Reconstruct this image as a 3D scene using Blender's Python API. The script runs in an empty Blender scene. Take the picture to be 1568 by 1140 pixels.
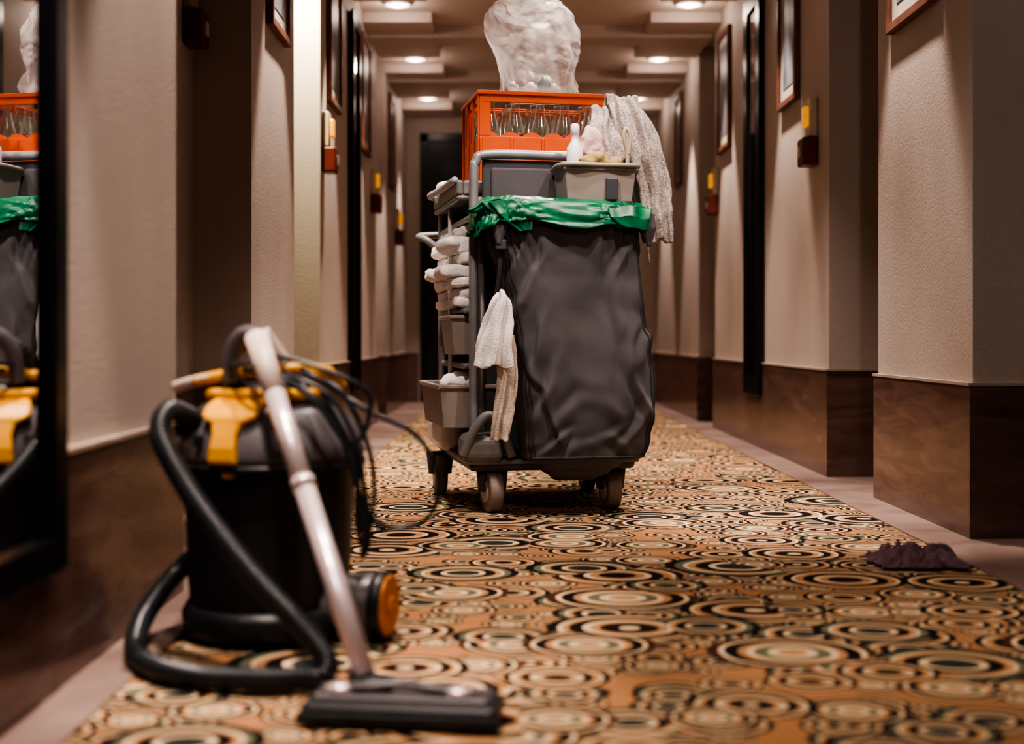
import bpy, bmesh, math, random
from mathutils import Vector, noise, Matrix
random.seed(7)
scene = bpy.context.scene
COL = scene.collection

# ------------------------------------------------------------------ materials
def new_mat(name):
    m = bpy.data.materials.new(name); m.use_nodes = True
    nt = m.node_tree
    return m, nt, nt.nodes["Principled BSDF"]

def pmat(name, col, rough=0.5, metal=0.0, var=0.12, nscale=12.0, bump=0.0, bscale=200.0, trans=0.0, ior=1.45,
         emit=None, estr=0.0, coat=0.0, sheen=0.0, stretch=None, alpha=1.0, spec=0.5):
    m, nt, b = new_mat(name)
    N, L = nt.nodes, nt.links
    tc = N.new("ShaderNodeTexCoord")
    mp = N.new("ShaderNodeMapping"); L.new(tc.outputs["Object"], mp.inputs[0])
    if stretch: mp.inputs["Scale"].default_value = stretch
    nz = N.new("ShaderNodeTexNoise"); nz.inputs["Scale"].default_value = nscale; nz.inputs["Detail"].default_value = 5
    L.new(mp.outputs[0], nz.inputs["Vector"])
    rp = N.new("ShaderNodeValToRGB")
    c = Vector(col[:3])
    lo = c*(1-var); hi = c*(1+var)
    rp.color_ramp.elements[0].position = 0.3; rp.color_ramp.elements[1].position = 0.7
    rp.color_ramp.elements[0].color = (*lo, 1); rp.color_ramp.elements[1].color = (*[min(1, v) for v in hi], 1)
    L.new(nz.outputs[0], rp.inputs[0]); L.new(rp.outputs[0], b.inputs["Base Color"])
    b.inputs["Roughness"].default_value = rough
    b.inputs["Metallic"].default_value = metal
    b.inputs["Transmission Weight"].default_value = trans
    b.inputs["IOR"].default_value = ior
    b.inputs["Coat Weight"].default_value = coat
    b.inputs["Sheen Weight"].default_value = sheen
    b.inputs["Alpha"].default_value = alpha
    b.inputs["Specular IOR Level"].default_value = spec
    if emit:
        b.inputs["Emission Color"].default_value = (*emit, 1); b.inputs["Emission Strength"].default_value = estr
    if bump > 0:
        n2 = N.new("ShaderNodeTexNoise"); n2.inputs["Scale"].default_value = bscale; n2.inputs["Detail"].default_value = 3
        L.new(tc.outputs["Object"], n2.inputs["Vector"])
        bp = N.new("ShaderNodeBump"); bp.inputs["Strength"].default_value = bump; bp.inputs["Distance"].default_value = 0.004
        L.new(n2.outputs[0], bp.inputs["Height"]); L.new(bp.outputs[0], b.inputs["Normal"])
    return m

def carpet_mat():
    m, nt, b = new_mat("carpet_rings"); N, L = nt.nodes, nt.links
    tc = N.new("ShaderNodeTexCoord")
    base = (0.43, 0.215, 0.10)
    cream = (0.76, 0.56, 0.36); tan = (0.48, 0.25, 0.12); blk = (0.007, 0.006, 0.007); teal = (0.032, 0.040, 0.036); brn = (0.07, 0.030, 0.018); sage = (0.15, 0.15, 0.10)
    def math_(op, a, bb=None):
        n = N.new("ShaderNodeMath"); n.operation = op
        for i, v in enumerate((a, bb)):
            if v is None: continue
            if hasattr(v, "links"): L.new(v, n.inputs[i])
            else: n.inputs[i].default_value = v
        return n.outputs[0]
    def ramp(stops, fac):
        r = N.new("ShaderNodeValToRGB"); cr = r.color_ramp; cr.interpolation = 'CONSTANT'
        cr.elements[0].position = 0; cr.elements[0].color = (*stops[0][1], 1)
        cr.elements[1].position = stops[1][0]; cr.elements[1].color = (*stops[1][1], 1)
        for p, c in stops[2:]:
            e = cr.elements.new(p); e.color = (*c, 1)
        L.new(fac, r.inputs[0]); return r.outputs[0]
    def mix(f, a, c):
        n = N.new("ShaderNodeMix"); n.data_type = 'RGBA'
        L.new(f, n.inputs[0])
        for s, v in ((6, a), (7, c)):
            if isinstance(v, tuple): n.inputs[s].default_value = (*v, 1)
            else: L.new(v, n.inputs[s])
        return n.outputs[2]
    wn = N.new("ShaderNodeTexNoise"); wn.inputs["Scale"].default_value = 6; L.new(tc.outputs["Object"], wn.inputs["Vector"])
    wob = N.new("ShaderNodeVectorMath"); wob.operation = 'MULTIPLY_ADD'
    L.new(wn.outputs["Color"], wob.inputs[0]); wob.inputs[1].default_value = (.014, .014, 0); L.new(tc.outputs["Object"], wob.inputs[2])
    def layer(scale, rmin, rvar, under, off, rnd):
        mp = N.new("ShaderNodeMapping"); L.new(wob.outputs[0], mp.inputs[0])
        mp.inputs["Scale"].default_value = (0.80, 1.0, 1); mp.inputs["Location"].default_value = (off, off*1.7, 0)
        v = N.new("ShaderNodeTexVoronoi"); v.voronoi_dimensions = '2D'; v.inputs["Scale"].default_value = scale
        v.inputs["Randomness"].default_value = rnd
        L.new(mp.outputs[0], v.inputs["Vector"])
        sp = N.new("ShaderNodeSeparateColor"); L.new(v.outputs["Color"], sp.inputs[0])
        r = math_('ADD', math_('MULTIPLY', sp.outputs[0], rvar), rmin)
        t = math_('DIVIDE', v.outputs["Distance"], r)
        a = ramp([(0, cream), (0.13, blk), (0.36, tan), (0.47, cream), (0.56, blk), (0.72, tan), (0.80, cream), (0.86, blk)], t)
        c = ramp([(0, blk), (0.26, tan), (0.38, cream), (0.47, blk), (0.64, tan), (0.76, cream), (0.82, blk), (0.94, tan)], t)
        d = ramp([(0, teal), (0.30, cream), (0.40, blk), (0.58, tan), (0.68, cream), (0.74, sage), (0.86, blk)], t)
        e = ramp([(0, tan), (0.18, cream), (0.30, sage), (0.46, cream), (0.54, tan), (0.64, blk), (0.80, cream), (0.87, brn)], t)
        ac = mix(math_('GREATER_THAN', sp.outputs[1], 0.5), a, c)
        de = mix(math_('GREATER_THAN', sp.outputs[1], 0.5), d, e)
        col = mix(math_('GREATER_THAN', sp.outputs[2], 0.45), ac, de)
        return mix(math_('LESS_THAN', t, 1.0), under, col)
    l0 = layer(12.0, 0.36, 0.26, base, 3.1, 0.75)
    l1 = layer(7.4, 0.32, 0.28, l0, 1.3, 0.9)
    l2 = layer(4.8, 0.24, 0.40, l1, 0.4, 1.0)
    nz = N.new("ShaderNodeTexNoise"); nz.inputs["Scale"].default_value = 260; L.new(tc.outputs["Object"], nz.inputs["Vector"])
    mr = N.new("ShaderNodeMapRange"); mr.inputs[3].default_value = 0.55; mr.inputs[4].default_value = 1.25
    L.new(nz.outputs[0], mr.inputs[0])
    vm = N.new("ShaderNodeVectorMath"); vm.operation = 'SCALE'; L.new(l2, vm.inputs[0]); L.new(mr.outputs[0], vm.inputs[3])
    L.new(vm.outputs[0], b.inputs["Base Color"])
    b.inputs["Roughness"].default_value = 0.9; b.inputs["Sheen Weight"].default_value = 0.03
    b.inputs["Specular IOR Level"].default_value = 0.15
    bp = N.new("ShaderNodeBump"); bp.inputs["Strength"].default_value = 0.5; bp.inputs["Distance"].default_value = 0.004
    L.new(nz.outputs[0], bp.inputs["Height"]); L.new(bp.outputs[0], b.inputs["Normal"])
    return m

def stone_mat(name, c1, c2, rough, stretch=(1, 1, 6)):
    m, nt, b = new_mat(name); N, L = nt.nodes, nt.links
    tc = N.new("ShaderNodeTexCoord"); mp = N.new("ShaderNodeMapping"); mp.inputs["Scale"].default_value = stretch
    L.new(tc.outputs["Object"], mp.inputs[0])
    nz = N.new("ShaderNodeTexNoise"); nz.inputs["Scale"].default_value = 4; nz.inputs["Detail"].default_value = 8; nz.inputs["Distortion"].default_value = .8
    L.new(mp.outputs[0], nz.inputs["Vector"])
    r = N.new("ShaderNodeValToRGB"); r.color_ramp.elements[0].position = .3; r.color_ramp.elements[1].position = .72
    r.color_ramp.elements[0].color = (*c1, 1); r.color_ramp.elements[1].color = (*c2, 1)
    L.new(nz.outputs[0], r.inputs[0]); L.new(r.outputs[0], b.inputs["Base Color"])
    b.inputs["Roughness"].default_value = rough
    return m

def film_mat(name, col, alpha, rough=0.3):
    """thin plastic film: part see-through, part milky (diffuse + translucent)"""
    m, nt, b = new_mat(name); N, L = nt.nodes, nt.links
    tc = N.new("ShaderNodeTexCoord")
    nz = N.new("ShaderNodeTexNoise"); nz.inputs["Scale"].default_value = 7; nz.inputs["Detail"].default_value = 5; nz.inputs["Distortion"].default_value = 2.0
    L.new(tc.outputs["Object"], nz.inputs["Vector"])
    mr = N.new("ShaderNodeMapRange"); mr.inputs[1].default_value = .35; mr.inputs[2].default_value = .65; mr.inputs[3].default_value = alpha*.6; mr.inputs[4].default_value = alpha*1.25
    L.new(nz.outputs[0], mr.inputs[0])
    lw = N.new("ShaderNodeLayerWeight"); lw.inputs[0].default_value = .3
    ad = N.new("ShaderNodeMath"); ad.operation = 'ADD'; ad.use_clamp = True
    ml = N.new("ShaderNodeMath"); ml.operation = 'MULTIPLY'; L.new(lw.outputs["Facing"], ml.inputs[0]); ml.inputs[1].default_value = .35
    L.new(mr.outputs[0], ad.inputs[0]); L.new(ml.outputs[0], ad.inputs[1])
    b.inputs["Base Color"].default_value = (*col, 1); b.inputs["Roughness"].default_value = rough
    tl = N.new("ShaderNodeBsdfTranslucent"); tl.inputs[0].default_value = (*col, 1)
    m1 = N.new("ShaderNodeMixShader"); m1.inputs[0].default_value = .5; L.new(b.outputs[0], m1.inputs[1]); L.new(tl.outputs[0], m1.inputs[2])
    tp = N.new("ShaderNodeBsdfTransparent")
    m2 = N.new("ShaderNodeMixShader"); L.new(ad.outputs[0], m2.inputs[0]); L.new(tp.outputs[0], m2.inputs[1]); L.new(m1.outputs[0], m2.inputs[2])
    L.new(m2.outputs[0], N["Material Output"].inputs[0])
    return m

def glass_mat(name):
    """thin-walled bottle glass: clear in the middle, reflective and denser at the edges"""
    m, nt, b = new_mat(name); N, L = nt.nodes, nt.links
    lw = N.new("ShaderNodeLayerWeight"); lw.inputs[0].default_value = .35
    r = N.new("ShaderNodeValToRGB"); r.color_ramp.elements[0].position = .15; r.color_ramp.elements[0].color = (.10, .10, .10, 1)
    r.color_ramp.elements[1].position = .85; r.color_ramp.elements[1].color = (.85, .85, .85, 1)
    L.new(lw.outputs["Facing"], r.inputs[0])
    g = N.new("ShaderNodeBsdfGlossy"); g.inputs[0].default_value = (.95, .95, .93, 1); g.inputs["Roughness"].default_value = .05
    tp = N.new("ShaderNodeBsdfTransparent"); tp.inputs[0].default_value = (.86, .89, .86, 1)
    b.inputs["Base Color"].default_value = (.75, .77, .74, 1); b.inputs["Roughness"].default_value = .15
    m0 = N.new("ShaderNodeMixShader"); m0.inputs[0].default_value = .65; L.new(b.outputs[0], m0.inputs[1]); L.new(g.outputs[0], m0.inputs[2])
    mx = N.new("ShaderNodeMixShader"); L.new(r.outputs[0], mx.inputs[0]); L.new(tp.outputs[0], mx.inputs[1]); L.new(m0.outputs[0], mx.inputs[2])
    L.new(mx.outputs[0], N["Material Output"].inputs[0]); return m

M_carpet = carpet_mat()
M_wall = pmat("wall_plaster", (0.46, 0.395, 0.36), 0.6, var=0.10, nscale=3, bump=0.3, bscale=130, stretch=(1, 1, 0.3))
M_ceil = pmat("ceiling_paint", (0.56, 0.475, 0.44), 0.8, var=0.04, nscale=3)
M_base = stone_mat("brown_stone", (0.10, 0.056, 0.046), (0.185, 0.112, 0.094), 0.22)
M_cap = pmat("stone_cap", (0.42, 0.33, 0.28), 0.35)
M_border = stone_mat("floor_stone", (0.22, 0.15, 0.13), (0.36, 0.265, 0.235), 0.30, (1, 1, 1))
M_door = pmat("dark_door", (0.012, 0.014, 0.018), 0.4)
M_black = pmat("black_lacquer", (0.006, 0.006, 0.008), 0.3)
M_wood = pmat("frame_wood", (0.14, 0.055, 0.035), 0.4, var=.3, nscale=20)
M_art = stone_mat("picture_print", (0.03, 0.045, 0.08), (0.25, 0.25, 0.27), 0.4, (2, 2, 1))
M_matb = pmat("picture_mount", (0.40, 0.36, 0.33), 0.7)
M_red = pmat("red_brown_plastic", (0.13, 0.025, 0.02), 0.35)
M_cream = pmat("cream_plastic", (0.50, 0.42, 0.33), 0.4)
M_glow = pmat("amber_lens", (0.6, 0.28, 0.04), 0.4, emit=(1.0, 0.45, 0.05), estr=.45, var=.3, nscale=30)
M_lamp = pmat("lamp_diffuser", (0.9, 0.85, 0.75), 0.5, emit=(1.0, 0.86, 0.70), estr=2.4)
M_bag = pmat("bag_canvas", (0.104, 0.097, 0.105), 0.75, var=.10, nscale=6, bump=.25, bscale=600, sheen=.1, spec=.25)
M_seam = pmat("bag_seam", (0.045, 0.042, 0.048), 0.7)
M_green = pmat("green_liner", (0.010, 0.15, 0.072), 0.34, var=.4, nscale=22)
M_grey = pmat("cart_grey_plastic", (0.22, 0.215, 0.22), 0.42, var=.08)
M_dgrey = pmat("cart_dark_plastic", (0.07, 0.072, 0.082), 0.42)
M_lgrey = pmat("light_grey_plastic", (0.40, 0.39, 0.39), 0.4, var=.06)
M_alu = pmat("cart_tube", (0.30, 0.30, 0.32), 0.35, metal=.3)
M_tyre = pmat("tyre_rubber", (0.24, 0.19, 0.165), 0.6)
M_tyred = pmat("tyre_dark", (0.05, 0.05, 0.055), 0.6)
M_caddy = pmat("caddy_plastic", (0.34, 0.295, 0.27), 0.4, var=.06)
M_orange = pmat("crate_orange", (0.72, 0.115, 0.025), 0.4, var=.08)
M_terry = pmat("terry_towel", (0.45, 0.385, 0.355), 0.95, var=.38, nscale=140, bump=1.0, bscale=260, sheen=.3)
M_white = pmat("white_towel", (0.85, 0.79, 0.77), 0.95, var=.06, nscale=60, bump=.7, bscale=240, sheen=.3)
M_beige = pmat("beige_cloth", (0.55, 0.45, 0.38), 0.9, var=.12, nscale=60, bump=.6, bscale=250)
M_pink = pmat("pink_cloth", (0.62, 0.42, 0.42), 0.9, var=.15, nscale=30, bump=.6, bscale=120)
M_khaki = pmat("khaki_cloth", (0.42, 0.31, 0.13), 0.9, var=.2, nscale=30, bump=.6, bscale=120)
M_purple = pmat("purple_rag", (0.15, 0.085, 0.105), 0.95, var=.3, nscale=25, bump=.8, bscale=160)
M_wplastic = pmat("white_plastic", (0.80, 0.76, 0.79), 0.3)
M_glass = glass_mat("bottle_glass")
M_film = film_mat("clear_bag_film", (0.90, 0.85, 0.84), 0.28)
M_yel = pmat("vac_yellow", (0.76, 0.36, 0.03), 0.42, var=.06)
M_vblk = pmat("vac_black", (0.020, 0.021, 0.026), 0.38, var=.1)
M_vgrey = pmat("vac_grey", (0.13, 0.12, 0.133), 0.33, var=.1)
M_hose = pmat("hose_black", (0.024, 0.028, 0.034), 0.30, var=.1)
M_chrome = pmat("chrome_tube", (0.76, 0.64, 0.65), 0.30, metal=.5, var=.04)
M_handle = pmat("handle_cream", (0.62, 0.50, 0.45), 0.4)
M_vor = pmat("vac_orange", (0.60, 0.22, 0.05), 0.45)
M_teal = pmat("teal_label", (0.02, 0.16, 0.17), 0.4)
M_mirror = pmat("mirror_glass", (0.80, 0.82, 0.84), 0.015, metal=1.0, var=.01)

# ------------------------------------------------------------------ mesh helpers
def empty(name, loc=(0, 0, 0), rz=0.0):
    o = bpy.data.objects.new(name, None); o.empty_display_size = .05
    o.location = loc; o.rotation_euler = (0, 0, rz); COL.objects.link(o); return o

def mk(name, verts, faces, mat, parent=None, smooth=False, bevel=0, sub=0, solid=0, seg=2):
    me = bpy.data.meshes.new(name); me.from_pydata([tuple(v) for v in verts], [], faces)
    bm = bmesh.new(); bm.from_mesh(me); bmesh.ops.recalc_face_normals(bm, faces=bm.faces); bm.to_mesh(me); bm.free()
    me.materials.append(mat)
    if smooth: me.polygons.foreach_set("use_smooth", [True]*len(me.polygons))
    o = bpy.data.objects.new(name, me); COL.objects.link(o)
    if parent: o.parent = parent
    if solid:
        s = o.modifiers.new("s", 'SOLIDIFY'); s.thickness = solid; s.offset = 0
    if bevel:
        b = o.modifiers.new("b", 'BEVEL'); b.width = bevel; b.segments = seg; b.limit_method = 'ANGLE'
    if sub:
        s = o.modifiers.new("u", 'SUBSURF'); s.levels = sub; s.render_levels = sub
    return o

def boxvf(x0, x1, y0, y1, z0, z1):
    v = [(x, y, z) for x in (x0, x1) for y in (y0, y1) for z in (z0, z1)]
    f = [(0, 1, 3, 2), (4, 6, 7, 5), (0, 4, 5, 1), (2, 3, 7, 6), (0, 2, 6, 4), (1, 5, 7, 3)]
    return v, f
def box(name, x0, x1, y0, y1, z0, z1, mat, parent=None, bevel=0, seg=2):
    v, f = boxvf(x0, x1, y0, y1, z0, z1)
    return mk(name, v, f, mat, parent, bevel=bevel, seg=seg)
def boxes(name, lst, mat, parent=None, bevel=0):
    V, F = [], []
    for b in lst:
        v, f = boxvf(*b); n = len(V); V += v; F += [tuple(i+n for i in q) for q in f]
    return mk(name, V, F, mat, parent, bevel=bevel)

def loft(name, rings, mat, parent=None, cap=True, smooth=True, **k):
    n = len(rings[0]); V = [p for r in rings for p in r]; F = []
    for i in range(len(rings)-1):
        for j in range(n):
            a = i*n+j; b = i*n+(j+1) % n
            F.append((a, b, b+n, a+n))
    if cap:
        F.append(tuple(range(n))[::-1]); F.append(tuple((len(rings)-1)*n+j for j in range(n)))
    return mk(name, V, F, mat, parent, smooth=smooth, **k)

def catmull(pts, sub=8):
    P = [Vector(p) for p in pts]; out = []
    for i in range(len(P)-1):
        p0 = P[max(i-1, 0)]; p1 = P[i]; p2 = P[i+1]; p3 = P[min(i+2, len(P)-1)]
        for k in range(sub):
            t = k/sub
            out.append(0.5*((2*p1)+(-p0+p2)*t+(2*p0-5*p1+4*p2-p3)*t*t+(-p0+3*p1-3*p2+p3)*t**3))
    out.append(P[-1]); return out

def tube(name, pts, r, mat, parent=None, sub=8, n=14, rib=0, closed=False, radii=None, flat=1.0):
    P = catmull(pts, sub) if sub > 1 else [Vector(p) for p in pts]
    if rib:
        L = [0]
        for i in range(1, len(P)): L.append(L[-1]+(P[i]-P[i-1]).length)
        step = rib/4; m = int(L[-1]/step); Q = []; j = 0
        for i in range(m+1):
            s = i*step
            while j < len(L)-2 and L[j+1] < s: j += 1
            t = (s-L[j])/max(1e-9, L[j+1]-L[j]); Q.append(P[j].lerp(P[j+1], min(1, t)))
        P = Q
    rings = []; up = Vector((0, 0, 1))
    T0 = (P[1]-P[0]).normalized()
    if abs(T0.dot(up)) > .95: up = Vector((0, 1, 0))
    u = T0.cross(up).normalized()
    for i, p in enumerate(P):
        T = (P[min(i+1, len(P)-1)]-P[max(i-1, 0)]).normalized()
        u = (u-T*u.dot(T)).normalized(); w = T.cross(u)
        rr = r if radii is None else radii[0]+(radii[1]-radii[0])*i/(len(P)-1)
        if rib: rr = r*(1.0 if i % 4 < 2 else 0.86)
        rings.append([p+u*math.cos(a)*rr+w*math.sin(a)*rr*flat for a in [2*math.pi*j/n for j in range(n)]])
    return loft(name, rings, mat, parent)

def cyl(name, p0, p1, r0, r1, mat, parent=None, n=32, bevel=0):
    p0 = Vector(p0); p1 = Vector(p1); T = (p1-p0).normalized()
    up = Vector((0, 0, 1)) if abs(T.z) < .9 else Vector((1, 0, 0))
    u = T.cross(up).normalized(); w = T.cross(u)
    rings = [[p+u*math.cos(2*math.pi*j/n)*r+w*math.sin(2*math.pi*j/n)*r for j in range(n)] for p, r in ((p0, r0), (p1, r1))]
    o = loft(name, rings, mat, parent, smooth=False, bevel=bevel)
    for p in o.data.polygons:
        if len(p.vertices) == 4: p.use_smooth = True
    return o

def lathe(name, prof, c, mat, parent=None, n=64, fn=None):
    rings = []
    for r, z in prof:
        rings.append([(c[0]+math.cos(a)*r*(fn(a, z) if fn else 1), c[1]+math.sin(a)*r*(fn(a, z) if fn else 1), c[2]+z) for a in [2*math.pi*j/n for j in range(n)]])
    return loft(name, rings, mat, parent)

def sq(a, p):
    c, s = math.cos(a), math.sin(a)
    return math.copysign(abs(c)**(2/p), c), math.copysign(abs(s)**(2/p), s)

def interp(tab, z):
    tab = sorted(tab)
    if z <= tab[0][0]: return tab[0][1:]
    for a, b in zip(tab, tab[1:]):
        if z <= b[0]:
            t = (z-a[0])/(b[0]-a[0]); t = t*t*(3-2*t)
            return tuple(a[i]+(b[i]-a[i])*t for i in range(1, len(a)))
    return tab[-1][1:]

def cloth(name, path, mat, parent, n=64, rows=40, k=7, amp=.16, seed=0, noi=.008, nf=22):
    rings = []
    t0, t1 = path[0][0], path[-1][0]
    for i in range(rows+1):
        t = t0+(t1-t0)*i/rows
        cx, cy, cz, hx, hy = interp(path, t)
        ring = []
        for j in range(n):
            a = 2*math.pi*j/n
            x, y = sq(a, 2.6)
            f = 1+amp*math.sin(k*a+seed+2.2*t)+amp*.6*math.sin((k+4)*a-seed*2+t*1.6)
            p = Vector((cx+hx*x*(1+(f-1)*.35), cy+hy*y*f, cz))
            q = noise.noise_vector(Vector((p.x*nf, p.y*nf, p.z*nf*.45))+Vector((seed, 0, 0)))
            p += q*noi; ring.append(p)
        rings.append(ring)
    return loft(name, rings, mat, parent)

def sheet(name, path, mat, parent, k=3.0, depth=.018, seed=0, cols=50, th=.009, noi=.008, hem=0.0):
    P = catmull([p[:3] for p in path], 12); W = catmull([(p[3], 0, 0) for p in path], 12)
    V, F = [], []; n = len(P)-1
    for i, p in enumerate(P):
        t = i/n; hw = W[i].x
        T = (P[min(i+1, n)]-P[max(i-1, 0)]).normalized(); nrm = Vector((0, -T.z, T.y))
        if nrm.length < .2: nrm = Vector((0, -1, 0))
        nrm.normalize()
        if nrm.y > 0: nrm = -nrm
        for j in range(cols+1):
            u = -1+2*j/cols
            ph = math.pi*k*u*(1+.15*noise.noise(Vector((seed, t*3, 0))))+seed+1.2*t+1.5*noise.noise(Vector((u*1.5, t*2.2, seed)))
            fold = math.sin(ph)*.7+.3*math.sin(2.1*ph+seed)
            dd = depth*(.45+.75*t)*fold-.010*u*u
            q = p+Vector((hw*(u+.10*math.cos(ph)), 0, 0))+nrm*dd
            q.z += -hem*(abs(u)**2)*t+.012*t*noise.noise(Vector((u*2, seed, 0)))
            nn = noise.noise_vector(q*26+Vector((seed, 3, 0))); q += nn*noi*.5
            nn = noise.noise_vector(q*9+Vector((seed, 3, 0))); q += nn*noi
            V.append(q)
    for i in range(n):
        for j in range(cols):
            a = i*(cols+1)+j; F.append((a, a+1, a+cols+2, a+cols+1))
    return mk(name, V, F, mat, parent, smooth=True, solid=th, sub=1)

def blob(name, c, s, mat, parent, seed=0, amp=.25, freq=9, sub=4):
    bm = bmesh.new(); bmesh.ops.create_icosphere(bm, subdivisions=sub, radius=1)
    for v in bm.verts:
        d = v.co.normalized()
        q = Vector((d.x*s[0], d.y*s[1], d.z*s[2]))
        nv = noise.noise(q*freq+Vector((seed*3.1, seed, 0)))
        nv += .5*noise.noise(q*freq*2.3+Vector((0, seed, 5)))
        v.co = q*(1+amp*nv)
        v.co += Vector(c)
    me = bpy.data.meshes.new(name); bm.to_mesh(me); bm.free(); me.materials.append(mat)
    me.polygons.foreach_set("use_smooth", [True]*len(me.polygons))
    o = bpy.data.objects.new(name, me); COL.objects.link(o); o.parent = parent; return o

def slab(name, x0, x1, y0, y1, z0, z1, mat, parent, seed=0):
    cx, cy, cz = (x0+x1)/2, (y0+y1)/2, (z0+z1)/2; hx, hy, hz = (x1-x0)/2, (y1-y0)/2, (z1-z0)/2
    rings = []
    for i in range(25):
        b = -math.pi/2+math.pi*i/24
        cb, sb = sq(b, 3.2)
        ring = []
        for j in range(56):
            x, y = sq(2*math.pi*j/56, 6)
            p = Vector((cx+hx*x*(.86+.14*cb), cy+hy*y*(.86+.14*cb), cz+hz*sb)) if 0 < i < 24 else Vector((cx+hx*x*.8, cy+hy*y*.8, cz+hz*sb))
            p.z += .004*noise.noise(p*25+Vector((seed, 0, 0)))*2
            p.x += .012*noise.noise(p*30+Vector((0, seed, 0)))
            ring.append(p)
        rings.append(ring)
    return loft(name, rings, mat, parent)

# ------------------------------------------------------------------ room shell
H = 2.30; YE = 10.3; YB = -1.6
box("floor", -1.5, 1.9, YB, YE+.1, -0.05, 0.0, M_carpet)
box("ceiling", -1.5, 1.9, YB, YE+.1, H, H+.1, M_ceil)
boxes("trim_ceiling_beam", [(-.78, 1.19, y, y+.22, H-.07, H+.01) for y in (1.9, 3.3, 4.7, 6.1, 7.45, 8.75)], M_ceil, bevel=.004)
SY = [(6.33, 6.72), (7.16, 7.44), (7.68, 8.08), (8.52, 8.74), (8.98, 9.44), (9.88, 10.29)]
boxes("trim_soffit", [(-.78, -.40, a, b, H-.055, H+.01) for a, b in SY]+[(.80, 1.19, a, b, H-.055, H+.01) for a, b in SY], M_ceil, bevel=.004)
RB = [(YB, 2.4), (3.32, 4.16), (4.79, 7.39), (8.0, YE)]
LB = [(4.02, 4.83), (5.51, 7.9), (8.5, YE)]
XR, XL, XL0 = 1.19, -.78, -.66
wr = [(XR, 1.55, a, b, 0, H) for a, b in RB]+[(1.45, 1.55, YB, YE, 0, H)]
boxes("wall_right", wr, M_wall)
wl = [(-1.1, XL, a, b, 0, H) for a, b in LB]+[(-1.1, XL0, YB, 2.62, 0, H), (-1.1, -.96, 2.62, 4.02, 0, H), (-1.1, -1.0, YB, YE, 0, H)]
boxes("wall_left", wl, M_wall)
box("wall_end", -1.1, 1.55, YE, YE+.1, 0, H, M_wall)
box("wall_back", -1.1, 1.55, YB-.1, YB, 0, H, M_wall)
e = .012
def baseb(name, segs, side):
    B, C = [], []
    for (x, a, b, z) in segs:
        if side > 0:
            B.append((x-e, x+.3 if x < 1.3 else x+.05, a-e, b+e, 0.0, z)); C.append((x-e-.004, x+.3 if x < 1.3 else x+.05, a-e-.004, b+e+.004, z, z+.008))
        else:
            B.append((x-.2, x+e, a-e, b+e, 0.0, z)); C.append((x-.2, x+e+.004, a-e-.004, b+e+.004, z, z+.008))
    boxes(name, B, M_base); boxes(name.replace("baseboard", "trim"), C, M_cap)
baseb("baseboard_right", [(XR, a, b, .392) for a, b in RB]+[(1.45, 2.4, 3.32, .392), (1.45, 4.16, 4.79, .392), (1.45, 7.39, 8.0, .392)], 1)
baseb("baseboard_left", [(XL, a, b, .392) for a, b in LB]+[(XL0, YB, 2.62, .342), (-.96, 2.62, 4.02, .392), (-1.0, 4.83, 5.51, .392), (-1.0, 7.9, 8.5, .392)], -1)
boxes("baseboard_end", [(-1.0, -.68, YE-.014, YE, 0, .392), (.62, 1.4, YE-.014, YE, 0, .392)], M_base)
boxes("trim_floor_right", [(1.05, 1.45, YB, YE, 0.0, .004)], M_border)
boxes("trim_floor_left", [(-1.0, -.56, YB, YE, 0.0, .004)], M_border)

def door(name, axis, c, w, z1, face):
    p = empty(name)
    if axis == 'y':
        y = face
        boxes("frame", [(c-w/2-.06, c-w/2, y-.03, y-.001, 0.005, z1+.06), (c+w/2, c+w/2+.06, y-.03, y-.001, 0.005, z1+.06), (c-w/2-.06, c+w/2+.06, y-.03, y-.001, z1, z1+.06)], M_black, p, bevel=.003)
        box("leaf", c-w/2, c+w/2, y-.018, y-.001, 0.006, z1, M_door, p)
        boxes("panels", [(c-w/2+.1, c+w/2-.1, y-.024, y-.017, .2, .9), (c-w/2+.1, c+w/2-.1, y-.024, y-.017, 1.05, z1-.15)], M_black, p, bevel=.005)
        cyl("knob", (c+w/2-.08, y-.07, 1.0), (c+w/2-.08, y-.018, 1.0), .02, .012, M_chrome, p)
    else:
        s = face[1]; x = face[0]
        def bx(a0, a1, y0, y1, z0, z2):
            xs = sorted((x+s*a0, x+s*a1)); return (xs[0], xs[1], y0, y1, z0, z2)
        boxes("frame", [bx(.013, .04, c-w/2-.04, c-w/2, .006, z1+.04), bx(.013, .04, c+w/2, c+w/2+.04, .006, z1+.04), bx(.013, .04, c-w/2-.04, c+w/2+.04, z1, z1+.04)], M_black, p)
        boxes("leaf", [bx(.013, .03, c-w/2, c+w/2, .006, z1)], M_door, p)
        boxes("panels", [bx(.03, .036, c-w/2+.08, c+w/2-.08, .2, .9), bx(.03, .036, c-w/2+.08, c+w/2-.08, 1.05, z1-.15)], M_black, p, bevel=.004)
        boxes("lever", [bx(.03, .06, c+w/2-.08, c+w/2-.06, 1.0, 1.02), bx(.05, .06, c+w/2-.17, c+w/2-.06, 1.0, 1.02)], M_chrome, p)
door("door_1", 'y', -.03, 1.15, 2.06, YE)
door("door_2", 'x', 3.08, .7, 2.05, (-.96, 1))
door("door_3", 'x', 5.17, .5, 2.05, (-1.0, 1))
door("door_4", 'x', 4.475, .48, 2.05, (1.45, -1))
door("door_5", 'x', 2.86, .76, 2.05, (1.45, -1))
door("door_6", 'x', 7.695, .46, 2.05, (1.45, -1))

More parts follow.
